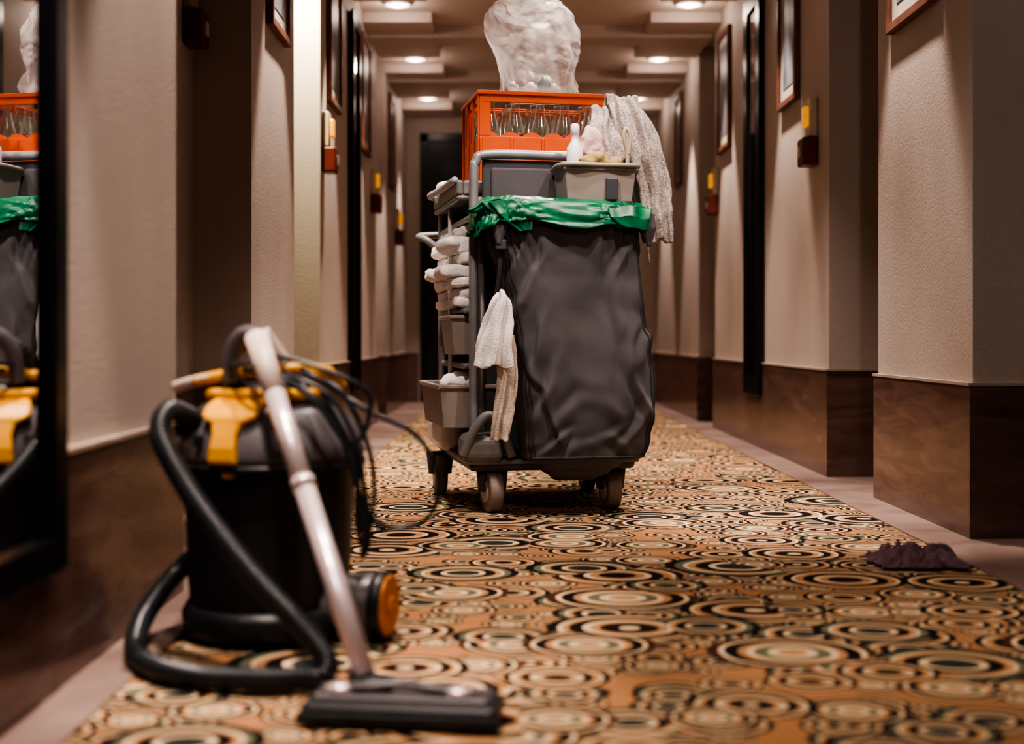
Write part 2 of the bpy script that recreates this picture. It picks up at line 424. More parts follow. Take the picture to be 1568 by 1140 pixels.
def picture(x, s, y0, y1, z0, z1):
    p = empty("framed_picture")
    def bx(a0, a1, ya, yb, za, zb):
        xs = sorted((x+s*a0, x+s*a1)); return (xs[0], xs[1], ya, yb, za, zb)
    w = .028
    boxes("frame", [bx(0.001, .025, y0, y0+w, z0, z1), bx(0.001, .025, y1-w, y1, z0, z1), bx(0.001, .025, y0+w, y1-w, z0, z0+w), bx(0.001, .025, y0+w, y1-w, z1-w, z1)], M_wood, p, bevel=.003)
    boxes("mount", [bx(0.001, .012, y0+w, y1-w, z0+w, z1-w)], M_matb, p)
    boxes("print", [bx(.012, .014, y0+w+.05, y1-w-.05, z0+w+.05, z1-w-.05)], M_art, p)
picture(XR, -1, 3.57, 4.0, 1.44, 2.12)
picture(XR, -1, 5.26, 5.60, 1.48, 2.18)
picture(XR, -1, 6.84, 7.2, 1.52, 2.16)
picture(XR, -1, 8.7, 9.0, 1.54, 2.16)
picture(XL, 1, 4.26, 4.62, 1.54, 2.2)
picture(XL, 1, 5.70, 6.08, 1.55, 2.18)
picture(XL, 1, 7.0, 7.4, 1.53, 2.16)
picture(XL, 1, 8.7, 9.0, 1.52, 2.15)

def mirror(x, s, y0, y1, z0, z1, w, d=.03):
    p = empty("wall_mirror")
    def bx(a0, a1, ya, yb, za, zb):
        xs = sorted((x+s*a0, x+s*a1)); return (xs[0], xs[1], ya, yb, za, zb)
    boxes("frame", [bx(0.017, d, y0, y0+w, z0, z1), bx(0.017, d, y1-w, y1, z0, z1), bx(0.017, d, y0+w, y1-w, z0, z0+w), bx(0.017, d, y0+w, y1-w, z1-w, z1)], M_black, p, bevel=.003)
    boxes("backing", [bx(.001, .017, y0+.01, y1-.01, z0+.01, z1-.01)], M_black, p)
    boxes("glass", [bx(.017, .019, y0+w, y1-w, z0+w, z1-w)], M_mirror, p)
mirror(XL0, 1, .80, 1.874, .184, 2.1, .05, .034)
mirror(XR, -1, 5.97, 6.36, .245, 2.15, .09)
mirror(XL, 1, 6.48, 6.84, .245, 2.15, .07)

def signal(x, s, y, z, glow=True):
    p = empty("wall_signal_lamp")
    def bx(a0, a1, ya, yb, za, zb):
        xs = sorted((x+s*a0, x+s*a1)); return (xs[0], xs[1], ya, yb, za, zb)
    boxes("backplate", [bx(.001, .03, y-.04, y+.04, z-.02, z+.13)], M_cream, p, bevel=.006)
    boxes("lens", [bx(.03, .05, y-.024, y+.024, z+.02, z+.10)], M_glow if glow else M_cream, p, bevel=.008)
    boxes("call_box", [bx(.001, .06, y-.05, y+.05, z-.13, z-.022)], M_red, p, bevel=.008)
    boxes("button", [bx(.06, .066, y-.02, y+.02, z-.095, z-.055)], M_cream, p, bevel=.002)
signal(XR, -1, 5.0, 1.30)
signal(XR, -1, 7.3, 1.33)
signal(XL, 1, 5.60, 1.35)
signal(XL, 1, 7.62, 1.37)
signal(XL, 1, 9.3, 1.30)
signal(-.96, 1, 3.93, 1.52, False)

# ------------------------------------------------------------------ lights
def spot(loc, tgt, e_, size, blend=.5, col=(1, .78, .62), rad=.03):
    l = bpy.data.lights.new("spot", 'SPOT'); l.energy = e_; l.spot_size = math.radians(size); l.spot_blend = blend; l.color = col; l.shadow_soft_size = rad
    o = bpy.data.objects.new("downlight_or_fill_beam", l); COL.objects.link(o); o.location = loc
    o.rotation_euler = (Vector(tgt)-Vector(loc)).to_track_quat('-Z', 'Y').to_euler(); return o
def point(loc, e_, col, r=.03):
    l = bpy.data.lights.new("glow", 'POINT'); l.energy = e_; l.color = col; l.shadow_soft_size = r
    o = bpy.data.objects.new("lamp_glow", l); COL.objects.link(o); o.location = loc
def fixture(x, y):
    p = empty("downlight_or_fill_fitting", (x, y, H))
    lathe("trim_ring", [(.075, -.001), (.078, -.012), (.062, -.02), (.052, -.012), (.052, -.001)], (0, 0, 0), M_ceil, p, n=40)
    lathe("diffuser", [(.002, -.001), (.050, -.001), (.048, -.014), (.034, -.024), (.002, -.028)], (0, 0, 0), M_lamp, p, n=32)
WARM = (1, .82, .70)
for y in (1.9, 3.8, 5.45, 6.94, 8.3, 9.66):
    fixture(.98, y); spot((.98, y, H-.05), (1.03, y, 0), 165, 42, .4, WARM)
    if y > 6: point((.98, y, H-.07), 1.8, WARM)
for y in (1.6, 2.45, 4.40, 5.75, 6.94, 8.3, 9.66):
    x = -.44 if y < 3 else -.57
    fixture(x, y); spot((x, y, H-.05), (x-.05, y, 0), 165, 42, .4, WARM)
    if y > 6: point((x, y, H-.07), 1.8, WARM)
fixture(-.88, 5.22); spot((-.88, 5.22, H-.05), (-.86, 5.5, 1.0), 200, 80, .6, (1, .86, .58))
for (x, y, tx, ty, tz, en, sz) in ((-.35, 2.75, .05, 3.75, .55, 95, 50), (.85, 2.75, .25, 3.75, .5, 80, 50), (.3, 4.4, .3, 4.5, 0, 150, 80), (.3, 5.9, .3, 5.9, 0, 120, 80),  # first two are added spots and fittings that light the cart front
                        (.3, 1.9, .3, 2.1, 0, 28, 80), (.2, 7.4, .2, 7.4, 0, 55, 80), (.25, 3.25, .25, 3.2, 0, 60, 90),
                        (-.1, .6, -.25, 2.1, .35, 75, 46), (.5, .3, .9, 3.3, .9, 65, 50)):  # added frontal fill for the vacuum and right wall faces, fittings made up
    fixture(x, y); spot((x, y, H-.05), (tx, ty, tz), en, sz, .7, (1, .85, .75), .05)
w = bpy.data.worlds.new("World"); scene.world = w; w.use_nodes = True
w.node_tree.nodes["Background"].inputs[0].default_value = (.5, .35, .35, 1); w.node_tree.nodes["Background"].inputs[1].default_value = .15

# ------------------------------------------------------------------ housekeeping cart
CO = (.14, 3.85, 0); TH = math.radians(11)
cart = empty("housekeeping_cart", CO, TH)
box("base_deck", -.25, .25, -.02, .60, .125, .165, M_dgrey, cart, bevel=.015, seg=3)
box("base_rim", -.26, .26, -.03, .61, .145, .160, M_grey, cart, bevel=.006)
box("corner_bumper", -.27, -.15, -.05, .10, .150, .235, M_grey, cart, bevel=.03, seg=4)
tube("bumper_arch", [(-.27, -.03, .17), (-.24, -.05, .25), (-.2, -.05, .29), (-.16, -.05, .25), (-.13, -.04, .17)], .014, M_grey, cart)
box("wheel_fairing", -.29, -.21, .32, .60, .155, .26, M_wplastic, cart, bevel=.03, seg=4)
box("wheel_fairing_right", .21, .29, .32, .60, .155, .26, M_wplastic, cart, bevel=.03, seg=4)
def caster(x, y, r, w_, mt, yaw=0, name="caster"):
    d = Vector((math.cos(yaw), math.sin(yaw), 0)); c = Vector((x, y, r))
    cyl(name+"_tyre", c-d*w_/2, c+d*w_/2, r, r, mt, cart, n=40, bevel=.006)
    cyl(name+"_hub", c-d*(w_/2+.004), c+d*(w_/2+.004), r*.55, r*.55, M_lgrey, cart, n=24)
    for s in (-1, 1):
        q = c+d*s*(w_/2+.009)
        cyl(name+"_fork", q, q+Vector((0, .0, .14-r)), .012, .02, M_dgrey, cart, n=12)
    cyl(name+"_stem", (x, y, 2*r+.001), (x, y, .14), .022, .028, M_dgrey, cart)
caster(-.175, .03, .062, .042, M_tyre, .1, "caster_front_left")
caster(.185, .03, .062, .042, M_tyre, .0, "caster_front_right")
caster(-.262, .50, .068, .034, M_tyre, .0, "wheel_rear_left")
caster(.235, .50, .068, .034, M_tyred, .0, "wheel_rear_right")
tube("frame_loop", [(-.232, .02, .16), (-.232, .02, .5), (-.232, .02, .96), (-.225, .02, 1.03), (-.19, .02, 1.052), (0, .02, 1.054), (.19, .02, 1.052), (.225, .02, 1.03), (.232, .02, .96), (.232, .02, .5), (.232, .02, .16)], .014, M_alu, cart, sub=10)
tube("inner_post", [(-.205, .05, .16), (-.205, .05, .93)], .011, M_lgrey, cart, sub=1)
for s in (-1, 1):
    tube("rear_post", [(s*.245, .57, .16), (s*.245, .57, .95)], .014, M_alu, cart, sub=1)
    tube("mid_post", [(s*.250, .34, .16), (s*.250, .34, .95)], .010, M_lgrey, cart, sub=1)
    tube("side_rail", [(s*.245, .57, .86), (s*.24, .3, .865), (s*.232, .03, .87)], .010, M_alu, cart, sub=3)
tube("push_handle", [(-.245, .57, .80), (-.29, .60, .84), (-.30, .66, .86), (-.1, .70, .87), (.1, .70, .87), (.30, .66, .86), (.245, .57, .80)], .012, M_grey, cart)
for z in (.42, .585):
    box("shelf", -.25, .25, .09, .59, z, z+.018, M_grey, cart, bevel=.006)
box("rear_panel", -.24, .24, .59, .60, .18, .93, M_dgrey, cart, bevel=.003)
box("front_panel", -.2, .22, .06, .07, .18, .92, M_dgrey, cart, bevel=.003)
boxes("top_tray", [(-.27, .26, .09, .60, .925, .94), (-.27, -.25, .09, .60, .94, .985), (.24, .26, .09, .60, .94, .985), (-.25, .24, .09, .11, .94, .985), (-.25, .24, .58, .60, .94, .985)], M_grey, cart, bevel=.008)
tube("tray_lip", [(-.275, .1, .985), (-.275, .35, .985), (-.275, .60, .985), (-.1, .615, .985), (.265, .60, .985)], .011, M_lgrey, cart)
box("bag_lid", -.205, .205, .025, .04, .90, 1.04, M_dgrey, cart, bevel=.012)
box("bag_lid_inset", -.18, .18, .015, .028, .905, 1.015, M_bag, cart, bevel=.01)
tube("bag_rim", [(-.22, .0, .875), (-.22, -.12, .875), (-.19, -.155, .875), (.2, -.155, .875), (.235, -.12, .875), (.235, 0, .875)], .011, M_grey, cart)
# canvas bag
BT = [(.098, .0, .12, -.05, .04), (.125, -.03, .16, -.10, .055), (.150, -.055, .20, -.130, .06), (.168, -.095, .250, -.150, .06), (.22, -.103, .268, -.158, .055), (.30, -.113, .278, -.166, .05), (.40, -.125, .277, -.17, .05),
      (.50, -.138, .264, -.17, .05), (.60, -.148, .246, -.165, .05), (.70, -.165, .235, -.16, .05), (.80, -.19, .230, -.16, .045), (.88, -.205, .230, -.158, .03)]
rings = []
NB = 260; RBW = 220
CR = [(-.05, .36, 70, .16, .016, .012), (-.03, .28, 110, .12, .014, .011), (-.02, .22, 35, .10, .012, .010), (.02, .20, 60, .09, .012, .009), (.23, .34, 110, .16, .016, .012),
      (.21, .26, 60, .13, .014, .012), (.17, .20, 140, .10, .013, .010), (.19, .42, 80, .16, .015, .010), (-.07, .50, 80, .18, .016, .010), (.17, .56, 100, .2, .016, .010),
      (-.10, .66, 60, .14, .014, .010), (-.13, .74, 75, .12, .012, .010), (-.06, .76, 100, .10, .012, .009), (.02, .77, 85, .10, .012, .008), (.10, .76, 95, .11, .012, .009), (.17, .75, 75, .13, .012, .010), (.21, .68, 105, .14, .014, .010),
      (.10, .22, 20, .12, .014, .007), (.24, .50, 70, .10, .012, .009), (-.09, .42, 120, .10, .012, .009), (.13, .30, 125, .16, .018, .008), (.03, .33, 55, .16, .018, .008)]
def bagpt(z, a, noi=True, cre=1.0):
    xl, xr, yf, yb = interp(BT, z)
    x, y = sq(a, 4.5)
    p = Vector(((xl+xr)/2+(xr-xl)/2*x, (yf+yb)/2+(yb-yf)/2*y, z))
    if noi:
        n1 = noise.noise(Vector((p.x*6, p.y*6, z*3.5)))
        n2 = noise.noise(Vector((p.x*14+z*12, p.y*12, z*9-p.x*9)))
        r1 = (1-abs(noise.noise(Vector((p.x*8+z*5+4, 2, z*5-p.x*7))))*2.4)
        edge = min(1, max(0, (z-.1)/.06))
        side = max(0, abs(x)-.6)*2.5
        top = max(0, (z-.70)/.18)
        gather = .008*math.sin(a*34+z*10)*top
        d = (.007*n1+.004*n2+.004*r1*(.3+side)+gather)*edge
        if y < 0:
            d -= .022*math.exp(-((p.x-.07+(.5-z)*.1)/.085)**2)*math.exp(-((z-.52)/.20)**2)
            wx = p.x+.02*noise.noise(Vector((p.x*9, z*9, 1))); wz = z+.02*noise.noise(Vector((p.x*9, z*9, 5)))
            for cx, cz, an, ln, wd, dp in CR:
                ca, sa = math.cos(math.radians(an)), math.sin(math.radians(an))
                s = (wx-cx)*ca+(wz-cz)*sa; n_ = -(wx-cx)*sa+(wz-cz)*ca
                if abs(s) < ln and abs(n_) < wd*5:
                    fall = math.cos(s/ln*math.pi/2)**2
                    d += cre*dp*.95*fall*(math.exp(-(n_/wd)**2)-.8*math.exp(-((n_-wd*1.5)/wd)**2))
        nn = Vector((x, y, 0)).normalized(); p += nn*d
    return p
for i in range(RBW+1):
    z = .098+(.88-.098)*i/RBW
    rings.append([bagpt(z, 2*math.pi*j/NB) for j in range(NB)])
loft("canvas_bag", rings, M_bag, cart)
def seam(name, a):
    pts = []
    for i in range(60):
        z = .17+.66*i/59
        p = bagpt(z, a); c = Vector((.07, -.05, z)); pts.append(p+(p-c).normalized()*.001)
    tube(name, pts, .0036, M_seam, cart, sub=2, n=8)
seam("seam_left", math.radians(-142)); seam("seam_right", math.radians(-38))
seam("seam_left_outer", math.radians(-152)); seam("seam_right_outer", math.radians(-28))
tube("bottom_seam", [bagpt(.172, math.radians(a)) + Vector((0, -.002, 0)) for a in range(-150, -29, 6)], .0045, M_seam, cart, sub=2, n=8)
for sx, x in ((-1, -.185), (1, .235)):
    cloth("flap", [(0, x, -.15, .87, .03, .012), (.5, x+sx*.006, -.165, .83, .024, .012), (1, x+sx*.01, -.165, .775, .006, .006)], M_bag, cart, n=24, rows=10, seed=2, noi=.004)
# green liner folded over the rim
rings = []
prof = [(-.03, .80, 0), (-.022, .86, 0), (-.014, .895, .0), (0, .908, .3), (.012, .898, .5), (.018, .880, .8), (.022, .86, 1), (.024, .842, 1.1), (.025, .822, 1.3)]
prof2 = []
for a, b in zip(prof, prof[1:]):
    for k in range(4):
        t = k/4; prof2.append(tuple(a[i]+(b[i]-a[i])*t for i in range(3)))
prof2.append(prof[-1])
for d, z, am in prof2:
    ring = []
    for j in range(360):
        a = 2*math.pi*j/360; x, y = sq(a, 5)
        low = noise.noise(Vector((x*2.6, y*2.5, 1.7)))
        zz = z
        if am > .4: zz = z+(.9-z)*(.10-.45*low)*(am-.4)
        else: zz += .005*noise.noise(Vector((x*6, y*6, 3)))
        dd = d+am*.007*noise.noise(Vector((x*5, y*5, z*60)))+am*.005*(1-2*abs(noise.noise(Vector((x*16, y*16, z*45)))))
        px = .008+(.225+dd)*x; py = -.075+(.085+dd)*y
        if x < -.8: zz -= .012*am; px -= .008*am
        ring.append((px, py, zz+(.008*(-x) if z > .85 else 0)))
    rings.append(ring)
loft("bin_liner", rings, M_green, cart, cap=False, solid=.0012)
cloth("liner_tuft", [(0, -.275, -.14, .868, .008, .006), (.3, -.25, -.15, .875, .028, .010), (1, -.20, -.155, .90, .04, .015)], M_green, cart, n=60, rows=20, k=5, amp=.3, seed=8, noi=.010)
cloth("liner_drape", [(0, -.17, -.165, .895, .07, .012), (.5, -.15, -.176, .86, .055, .012), (1, -.12, -.18, .815, .018, .006)], M_green, cart, n=80, rows=24, k=6, amp=.3, seed=1, noi=.008)
cloth("liner_drape_right", [(0, .16, -.166, .885, .09, .010), (.6, .17, -.178, .855, .075, .012), (1, .20, -.18, .825, .04, .008)], M_green, cart, n=80, rows=24, k=5, amp=.3, seed=3, noi=.008)
tube("strap", [(-.2, -.10, .86), (-.19, -.14, .80), (-.185, -.15, .72), (-.195, -.13, .62)], .007, M_tyred, cart, flat=.4)
box("buckle", -.2, -.17, -.17, -.155, .76, .79, M_dgrey, cart, bevel=.004)
def bin_(name, x0, x1, y0, y1, z0, z1, mt, parent, fl=.012, th=.006):
    def ring(g, z): return [(x0+g, y0+g, z), (x1-g, y0+g, z), (x1-g, y1-g, z), (x0+g, y1-g, z)]
    R = [ring(fl, z0), ring(0, z1-.012), ring(-.006, z1-.012), ring(-.006, z1), ring(th, z1), ring(fl+th, z0+th)]
    V = [p for r in R for p in r]; F = [(3, 2, 1, 0), (20, 21, 22, 23)]
    for i in range(5):
        for j in range(4): F.append((i*4+j, i*4+(j+1) % 4, (i+1)*4+(j+1) % 4, (i+1)*4+j))
    return mk(name, V, F, mt, parent, bevel=.004)
bin_("upper_bin", -.285, -.02, .11, .33, .462, .582, M_caddy, cart)
bin_("lower_bin", -.325, .0, .06, .50, .245, .375, M_caddy, cart)
k = 0
for z0, z1, x0 in ((.605, .635, -.27), (.635, .665, -.262), (.665, .70, -.275), (.70, .735, -.31), (.735, .77, -.262), (.77, .82, -.28), (.82, .855, -.25)):
    slab("folded_towel", x0, -.02, .12+.01*(k % 2), .34, z0, z1, M_white, cart, k); k += 1
    slab("folded_towel", x0-.005, -.02, .35, .56, z0, z1, M_white, cart, k+20)
blob("rolled_towel", (-.27, .22, .80), (.045, .09, .03), M_white, cart, 3, .18, 14)
blob("towel_in_bin", (-.2, .25, .375), (.10, .16, .04), M_white, cart, 4, .25, 14)
blob("red_cloth", (-.2, .2, .583), (.05, .06, .025), M_red, cart, 6, .4, 25)
blob("white_cloth", (-.22, .5, 1.0), (.05, .07, .03), M_white, cart, 8, .3, 22)

hc = empty("hanging_towel", CO, TH)
sheet("towel_body", [(-.185, -.165, .645, .010), (-.188, -.18, .625, .022), (-.195, -.185, .57, .036), (-.205, -.19, .50, .046), (-.212, -.19, .435, .052)], M_white, hc, k=1.6, depth=.020, seed=1.3, noi=.006)
sheet("cleaning_cloth", [(-.17, -.165, .52, .022), (-.17, -.17, .42, .028), (-.178, -.17, .32, .030), (-.19, -.165, .225, .022)], M_beige, cart, k=1.4, depth=.014, seed=3, noi=.006)

# ------------------------------------------------------------------ crate with bottles
cr = empty("bottle_crate", CO, TH)
X0, X1, Y0, Y1, Z0, Z1 = -.195, .195, .13, .43, .945, 1.262
L_ = []
t = .009
L_ += [(X0, X1, Y0, Y1, Z0, Z0+.01)]
for (a0, a1, b0, b1) in ((X0, X1, Y0, Y0+t), (X0, X1, Y1-t, Y1), (X0, X0+t, Y0+t, Y1-t), (X1-t, X1, Y0+t, Y1-t)):
    L_ += [(a0, a1, b0, b1, Z0+.01, 1.125), (a0, a1, b0, b1, 1.228, Z1-.008)]
for a0 in (X0, X1-.035):
    for b0 in (Y0, Y1-t): L_.append((a0, a0+.035, b0, b0+t, 1.125, 1.228))
for b0 in (Y0+t, Y1-t-.035):
    for a0 in (X0, X1-t): L_.append((a0, a0+t, b0, b0+.035, 1.125, 1.228))
L_ += [(X0-.008, X1+.008, Y0-.008, Y0+.006, Z1-.012, Z1), (X0-.008, X1+.008, Y1-.006, Y1+.008, Z1-.012, Z1), (X0-.008, X0+.006, Y0+.006, Y1-.006, Z1-.012, Z1), (X1-.006, X1+.008, Y0+.006, Y1-.006, Z1-.012, Z1)]
for i in range(1, 5):
    x = X0+(X1-X0)*i/5; L_.append((x-.002, x+.002, Y0+t, Y1-t, Z0+.01, 1.10))
for i in range(1, 4):
    y = Y0+(Y1-Y0)*i/4; L_.append((X0+t, X1-t, y-.002, y+.002, Z0+.01, 1.10))
boxes("crate_shell", L_, M_orange, cr, bevel=.002)
V, F = [], []
n = 80
for i in range(n+1):
    x = X0+.03+(X1-X0-.06)*i/n; z = 1.125+.014*abs(math.sin(math.pi*5*i/n+math.pi/2))
    V += [(x, Y0+.001, 1.12), (x, Y0+.001, z), (x, Y0+.008, 1.12), (x, Y0+.008, z)]
for i in range(n):
    a = i*4; b = a+4
    F += [(a, b, b+1, a+1), (a+2, a+3, b+3, b+2), (a+1, b+1, b+3, a+3)]
mk("crate_wave", V, F, M_orange, cr)
boxes("crate_ribs", [(X0-.006, X0, Y0+.002+i*.095, Y0+.010+i*.095, Z0, Z1-.01) for i in range(4)]+[(X0+i*.0955, X0+.008+i*.0955, Y0-.006, Y0, Z0, 1.12) for i in range(5)], M_orange, cr, bevel=.002)
bp_ = [(.002, .0), (.028, .002), (.032, .02), (.032, .15), (.031, .18), (.026, .205), (.017, .235), (.0135, .255), (.0130, .272), (.0155, .274), (.0155, .284), (.010, .285)]
for i in range(5):
    for j in range(4):
        c = (X0+(X1-X0)*(i+.5)/5, Y0+(Y1-Y0)*(j+.5)/4, Z0+.012)
        lathe("bottle", bp_, c, M_glass, cr, n=28)
        if (i+j) % 2: cyl("bottle_label", (c[0], c[1], c[2]+.165), (c[0], c[1], c[2]+.18), .0328, .0318, M_red, cr, n=24)

# ------------------------------------------------------------------ clear plastic bag
pb = empty("plastic_bag", CO, TH)
PT = [(1.268, .105, .10, .02), (1.29, .118, .11, .015), (1.34, .112, .11, .012), (1.40, .114, .11, .016), (1.46, .125, .11, .018), (1.52, .116, .10, .008), (1.56, .092, .07, -.005), (1.59, .055, .04, -.02), (1.605, .02, .015, -.02)]
rings = []
NP = 240
def crease(q):
    dd, pp = noise.voronoi(q)
    return min(1, (dd[1]-dd[0])*1.6)
for i in range(170):
    z = 1.268+(1.605-1.268)*i/169
    hx, hy, cx = interp(PT, z); ring = []
    for j in range(NP):
        a = 2*math.pi*j/NP; x, y = sq(a, 2.6)
        p = Vector((cx+.0+hx*x, .28+hy*y, z))
        q = p+Vector((3.3, 1.1, .4))
        wv = noise.noise_vector(q*7)*.5
        c1 = crease(Vector((q.x*9, q.y*9, q.z*5.5))+wv)
        r2 = 1-2.4*abs(noise.noise(Vector((q.x*13, q.y*13, q.z*8))+wv)); r3 = 1-2.4*abs(noise.noise(q*26+wv*2))
        p += Vector((x, y, .1)).normalized()*(-.022*c1+.012*r2+.004*r3+.040*noise.noise(q*5)+.012)
        p.z += .015*noise.noise(q*8)*min(1, (z-1.268)/.05)
        p.z = max(p.z, 1.266); ring.append(p)
    rings.append(ring)
loft("bag_film", rings, M_film, pb)
for (x, y, r, h, mt) in ((.03, .24, .022, .055, M_teal), (-.07, .25, .02, .04, M_wplastic), (.0, .3, .025, .05, M_wplastic), (.07, .28, .02, .045, M_lgrey)):
    lathe("packed_bottle", [(.002, 0), (r, .002), (r, h*.7), (r*.5, h*.85), (r*.4, h), (.001, h)], (x, y, 1.275), mt, pb, n=24)

# ------------------------------------------------------------------ caddy and contents
cd = empty("cleaning_caddy", CO, TH)
bin_("caddy_tray", .005, .215, -.14, .005, .905, 1.005, M_caddy, cd, fl=.01)
box("divider", .105, .109, -.13, -.0, .925, .995, M_caddy, cd)
tube("caddy_lip", [(.0, .0, 1.008), (.0, -.143, 1.008), (.11, -.146, 1.008), (.22, -.143, 1.008), (.22, .0, 1.008)], .007, M_caddy, cd, sub=4)
boxes("caddy_slot", [(.125, .16, -.1465, -.134, .908, .972)], M_dgrey, cd, bevel=.003)
lathe("spray_bottle", [(.002, 0), (.024, .002), (.025, .05), (.024, .08), (.012, .10), (.010, .118), (.013, .12), (.013, .145), (.008, .15)], (.05, -.075, .985), M_wplastic, cd, n=28)
boxes("purple_lid", [(.02, .085, -.11, -.04, .995, 1.005)], pmat("violet_plastic", (.16, .10, .35), .4), cd, bevel=.004)
blob("pink_cloth", (.105, -.05, 1.07), (.045, .05, .055), M_pink, cd, 11, .45, 24)
blob("khaki_glove", (.12, -.09, 1.022), (.065, .045, .028), M_khaki, cd, 12, .4, 28)
tube("brush_handle", [(.19, -.125, .96), (.19, -.135, 1.04), (.178, -.14, 1.09), (.185, -.14, 1.115), (.197, -.14, 1.09), (.193, -.135, 1.04)], .006, M_cream, cd)
tw = empty("terry_towel", CO, TH)
sheet("towel_hanging", [(.205, .03, 1.12, .05), (.208, .01, 1.20, .045), (.212, -.04, 1.215, .045), (.222, -.085, 1.16, .058), (.240, -.10, 1.07, .062), (.262, -.10, .98, .058), (.280, -.10, .88, .050), (.295, -.10, .79, .040)], M_terry, tw, k=2.2, depth=.020, seed=5, noi=.010, th=.012, cols=60)
sheet("towel_bunch", [(.17, .03, 1.12, .05), (.168, .0, 1.18, .045), (.160, -.05, 1.17, .048), (.155, -.085, 1.11, .055), (.165, -.10, 1.03, .055)], M_terry, tw, k=2.0, depth=.020, seed=9, noi=.012, th=.012)
tube("towel_thread", [(.265, -.10, .80), (.262, -.102, .765), (.268, -.10, .73)], .003, M_terry, tw)

# ------------------------------------------------------------------ vacuum cleaner
VO = Vector((-.41, 2.28, 0))
vc = empty("vacuum_cleaner", VO)
lathe("tank", [(.02, .025), (.128, .025), (.135, .035), (.139, .10), (.146, .28), (.150, .30), (.150, .305)], (0, 0, 0), M_vblk, vc)
lathe("base_skirt", [(.05, .012), (.146, .012), (.150, .02), (.150, .045), (.142, .06)], (0, 0, 0), M_vblk, vc)
for a in (30, 150, 210, 330):
    c = (math.cos(math.radians(a))*.14, math.sin(math.radians(a))*.12, 0)
    cyl("foot_caster", (c[0]-.012, c[1], .018), (c[0]+.012, c[1], .018), .018, .018, M_hose, vc, n=20)
def groove(a, z):
    return 1-.05*max(0, math.cos(a*10))**6*(1 if .335 < z < .41 else .2)
lathe("motor_head", [(.15, .300), (.162, .305), (.164, .318), (.160, .335), (.152, .36), (.135, .385), (.105, .405), (.07, .414), (.02, .417)], (0, 0, 0), M_vgrey, vc, n=120, fn=groove)
lathe("seam_ring", [(.150, .292), (.166, .294), (.166, .304), (.150, .306)], (0, 0, 0), M_vblk, vc)
lathe("top_cap", [(.085, .405), (.088, .425), (.075, .435), (.02, .438)], (0, 0, 0), M_vblk, vc)
def latch(ang, nm):
    pr = empty(nm, (0, 0, 0), ang); pr.parent = vc
    pts = [(.110, .414), (.135, .402), (.155, .385), (.158, .375), (.166, .355), (.173, .335), (.175, .31)]
    ws = (.046, .050, .048, .027, .022, .023, .026)
    V, F = [], []
    for i, (r, z) in enumerate(pts):
        wv = ws[i]
        V += [(-wv, -r, z), (wv, -r, z), (wv, -r+.020, z-.006), (-wv, -r+.020, z-.006)]
    for i in range(len(pts)-1):
        a = i*4; F += [(a+j, a+(j+1) % 4, a+4+(j+1) % 4, a+4+j) for j in range(4)]
    q = (len(pts)-1)*4
    F += [(0, 1, 2, 3), (q, q+1, q+2, q+3)]
    mk("latch_plate", V, F, M_yel, pr, bevel=.005)
latch(math.radians(-17), "latch_front"); latch(math.radians(163), "latch_back")
mk_h = [(-.155, -.03, .430), (-.12, -.05, .440), (-.06, -.05, .452), (0, -.04, .458), (.06, -.03, .462), (.10, -.01, .455), (.12, .02, .43)]
tube("carry_handle", mk_h[1:], .015, M_yel, vc, flat=.7)
tube("handle_tip", mk_h[:3], .014, M_handle, vc, flat=.7)
tube("yellow_collar", [(.105*math.cos(a), .105*math.sin(a), .418) for a in [math.radians(x) for x in range(-150, -10, 14)]], .011, M_yel, vc)
tube("yellow_collar_back", [(.07*math.cos(a)+.03, .07*math.sin(a), .455) for a in [math.radians(x) for x in range(-40, 120, 14)]], .012, M_yel, vc)
box("drain_tab", -.05, -.03, -.158, -.148, .285, .296, M_vor, vc, bevel=.002)
box("badge", -.10, -.085, -.145, -.12, .335, .355, M_vblk, vc, bevel=.002)
def VL(x, y, z): return (x-VO.x, y-VO.y, z)
d = Vector((math.cos(math.radians(-14)), math.sin(math.radians(-14)), 0)); c = Vector((.165, -.06, .062))
cyl("wheel_guard", c-d*.06, c+d*.03, .048, .054, M_vgrey, vc, n=40, bevel=.005)
cyl("wheel_rim", c+d*.028, c+d*.050, .058, .058, M_vblk, vc, n=40, bevel=.005)
cyl("wheel_hub", c+d*.045, c+d*.054, .052, .050, M_vor, vc, n=40, bevel=.003)
cyl("hub_cap", c+d*.054, c+d*.060, .018, .015, M_vor, vc, n=24, bevel=.002)
hose = [(-.509, 2.2, .369), (-.542, 2.12, .397), (-.549, 2.08, .361), (-.510, 2.05, .297), (-.443, 2.0, .222), (-.369, 1.95, .151), (-.305, 1.92, .095), (-.262, 1.90, .050),
        (-.262, 1.885, .026), (-.295, 1.89, .022), (-.351, 1.88, .022), (-.449, 1.90, .022), (-.530, 1.96, .022), (-.583, 2.06, .024), (-.605, 2.2, .05), (-.57, 2.26, .105), (-.51, 2.25, .155), (-.47, 2.25, .17)]
tube("hose", [VL(*p) for p in hose], .0180, M_hose, vc, sub=10, n=18, rib=.009)
cyl("hose_cuff", VL(-.55, 2.20, .372), VL(-.49, 2.2, .366), .024, .026, M_vblk, vc)
W0 = Vector((-.189, 1.775, .050)); W1 = Vector((-.41, 2.15, .52))
def wp(t): return tuple((W0.lerp(W1, t))-VO)
cyl("wand_lower", wp(.0), wp(.52), .0158, .0158, M_chrome, vc)
cyl("wand_collar", wp(.505), wp(.53), .0185, .0185, M_chrome, vc)
cyl("wand_upper", wp(.52), wp(.82), .0165, .0165, M_chrome, vc)
cyl("wand_grip", wp(.80), wp(.99), .0175, .020, M_handle, vc)
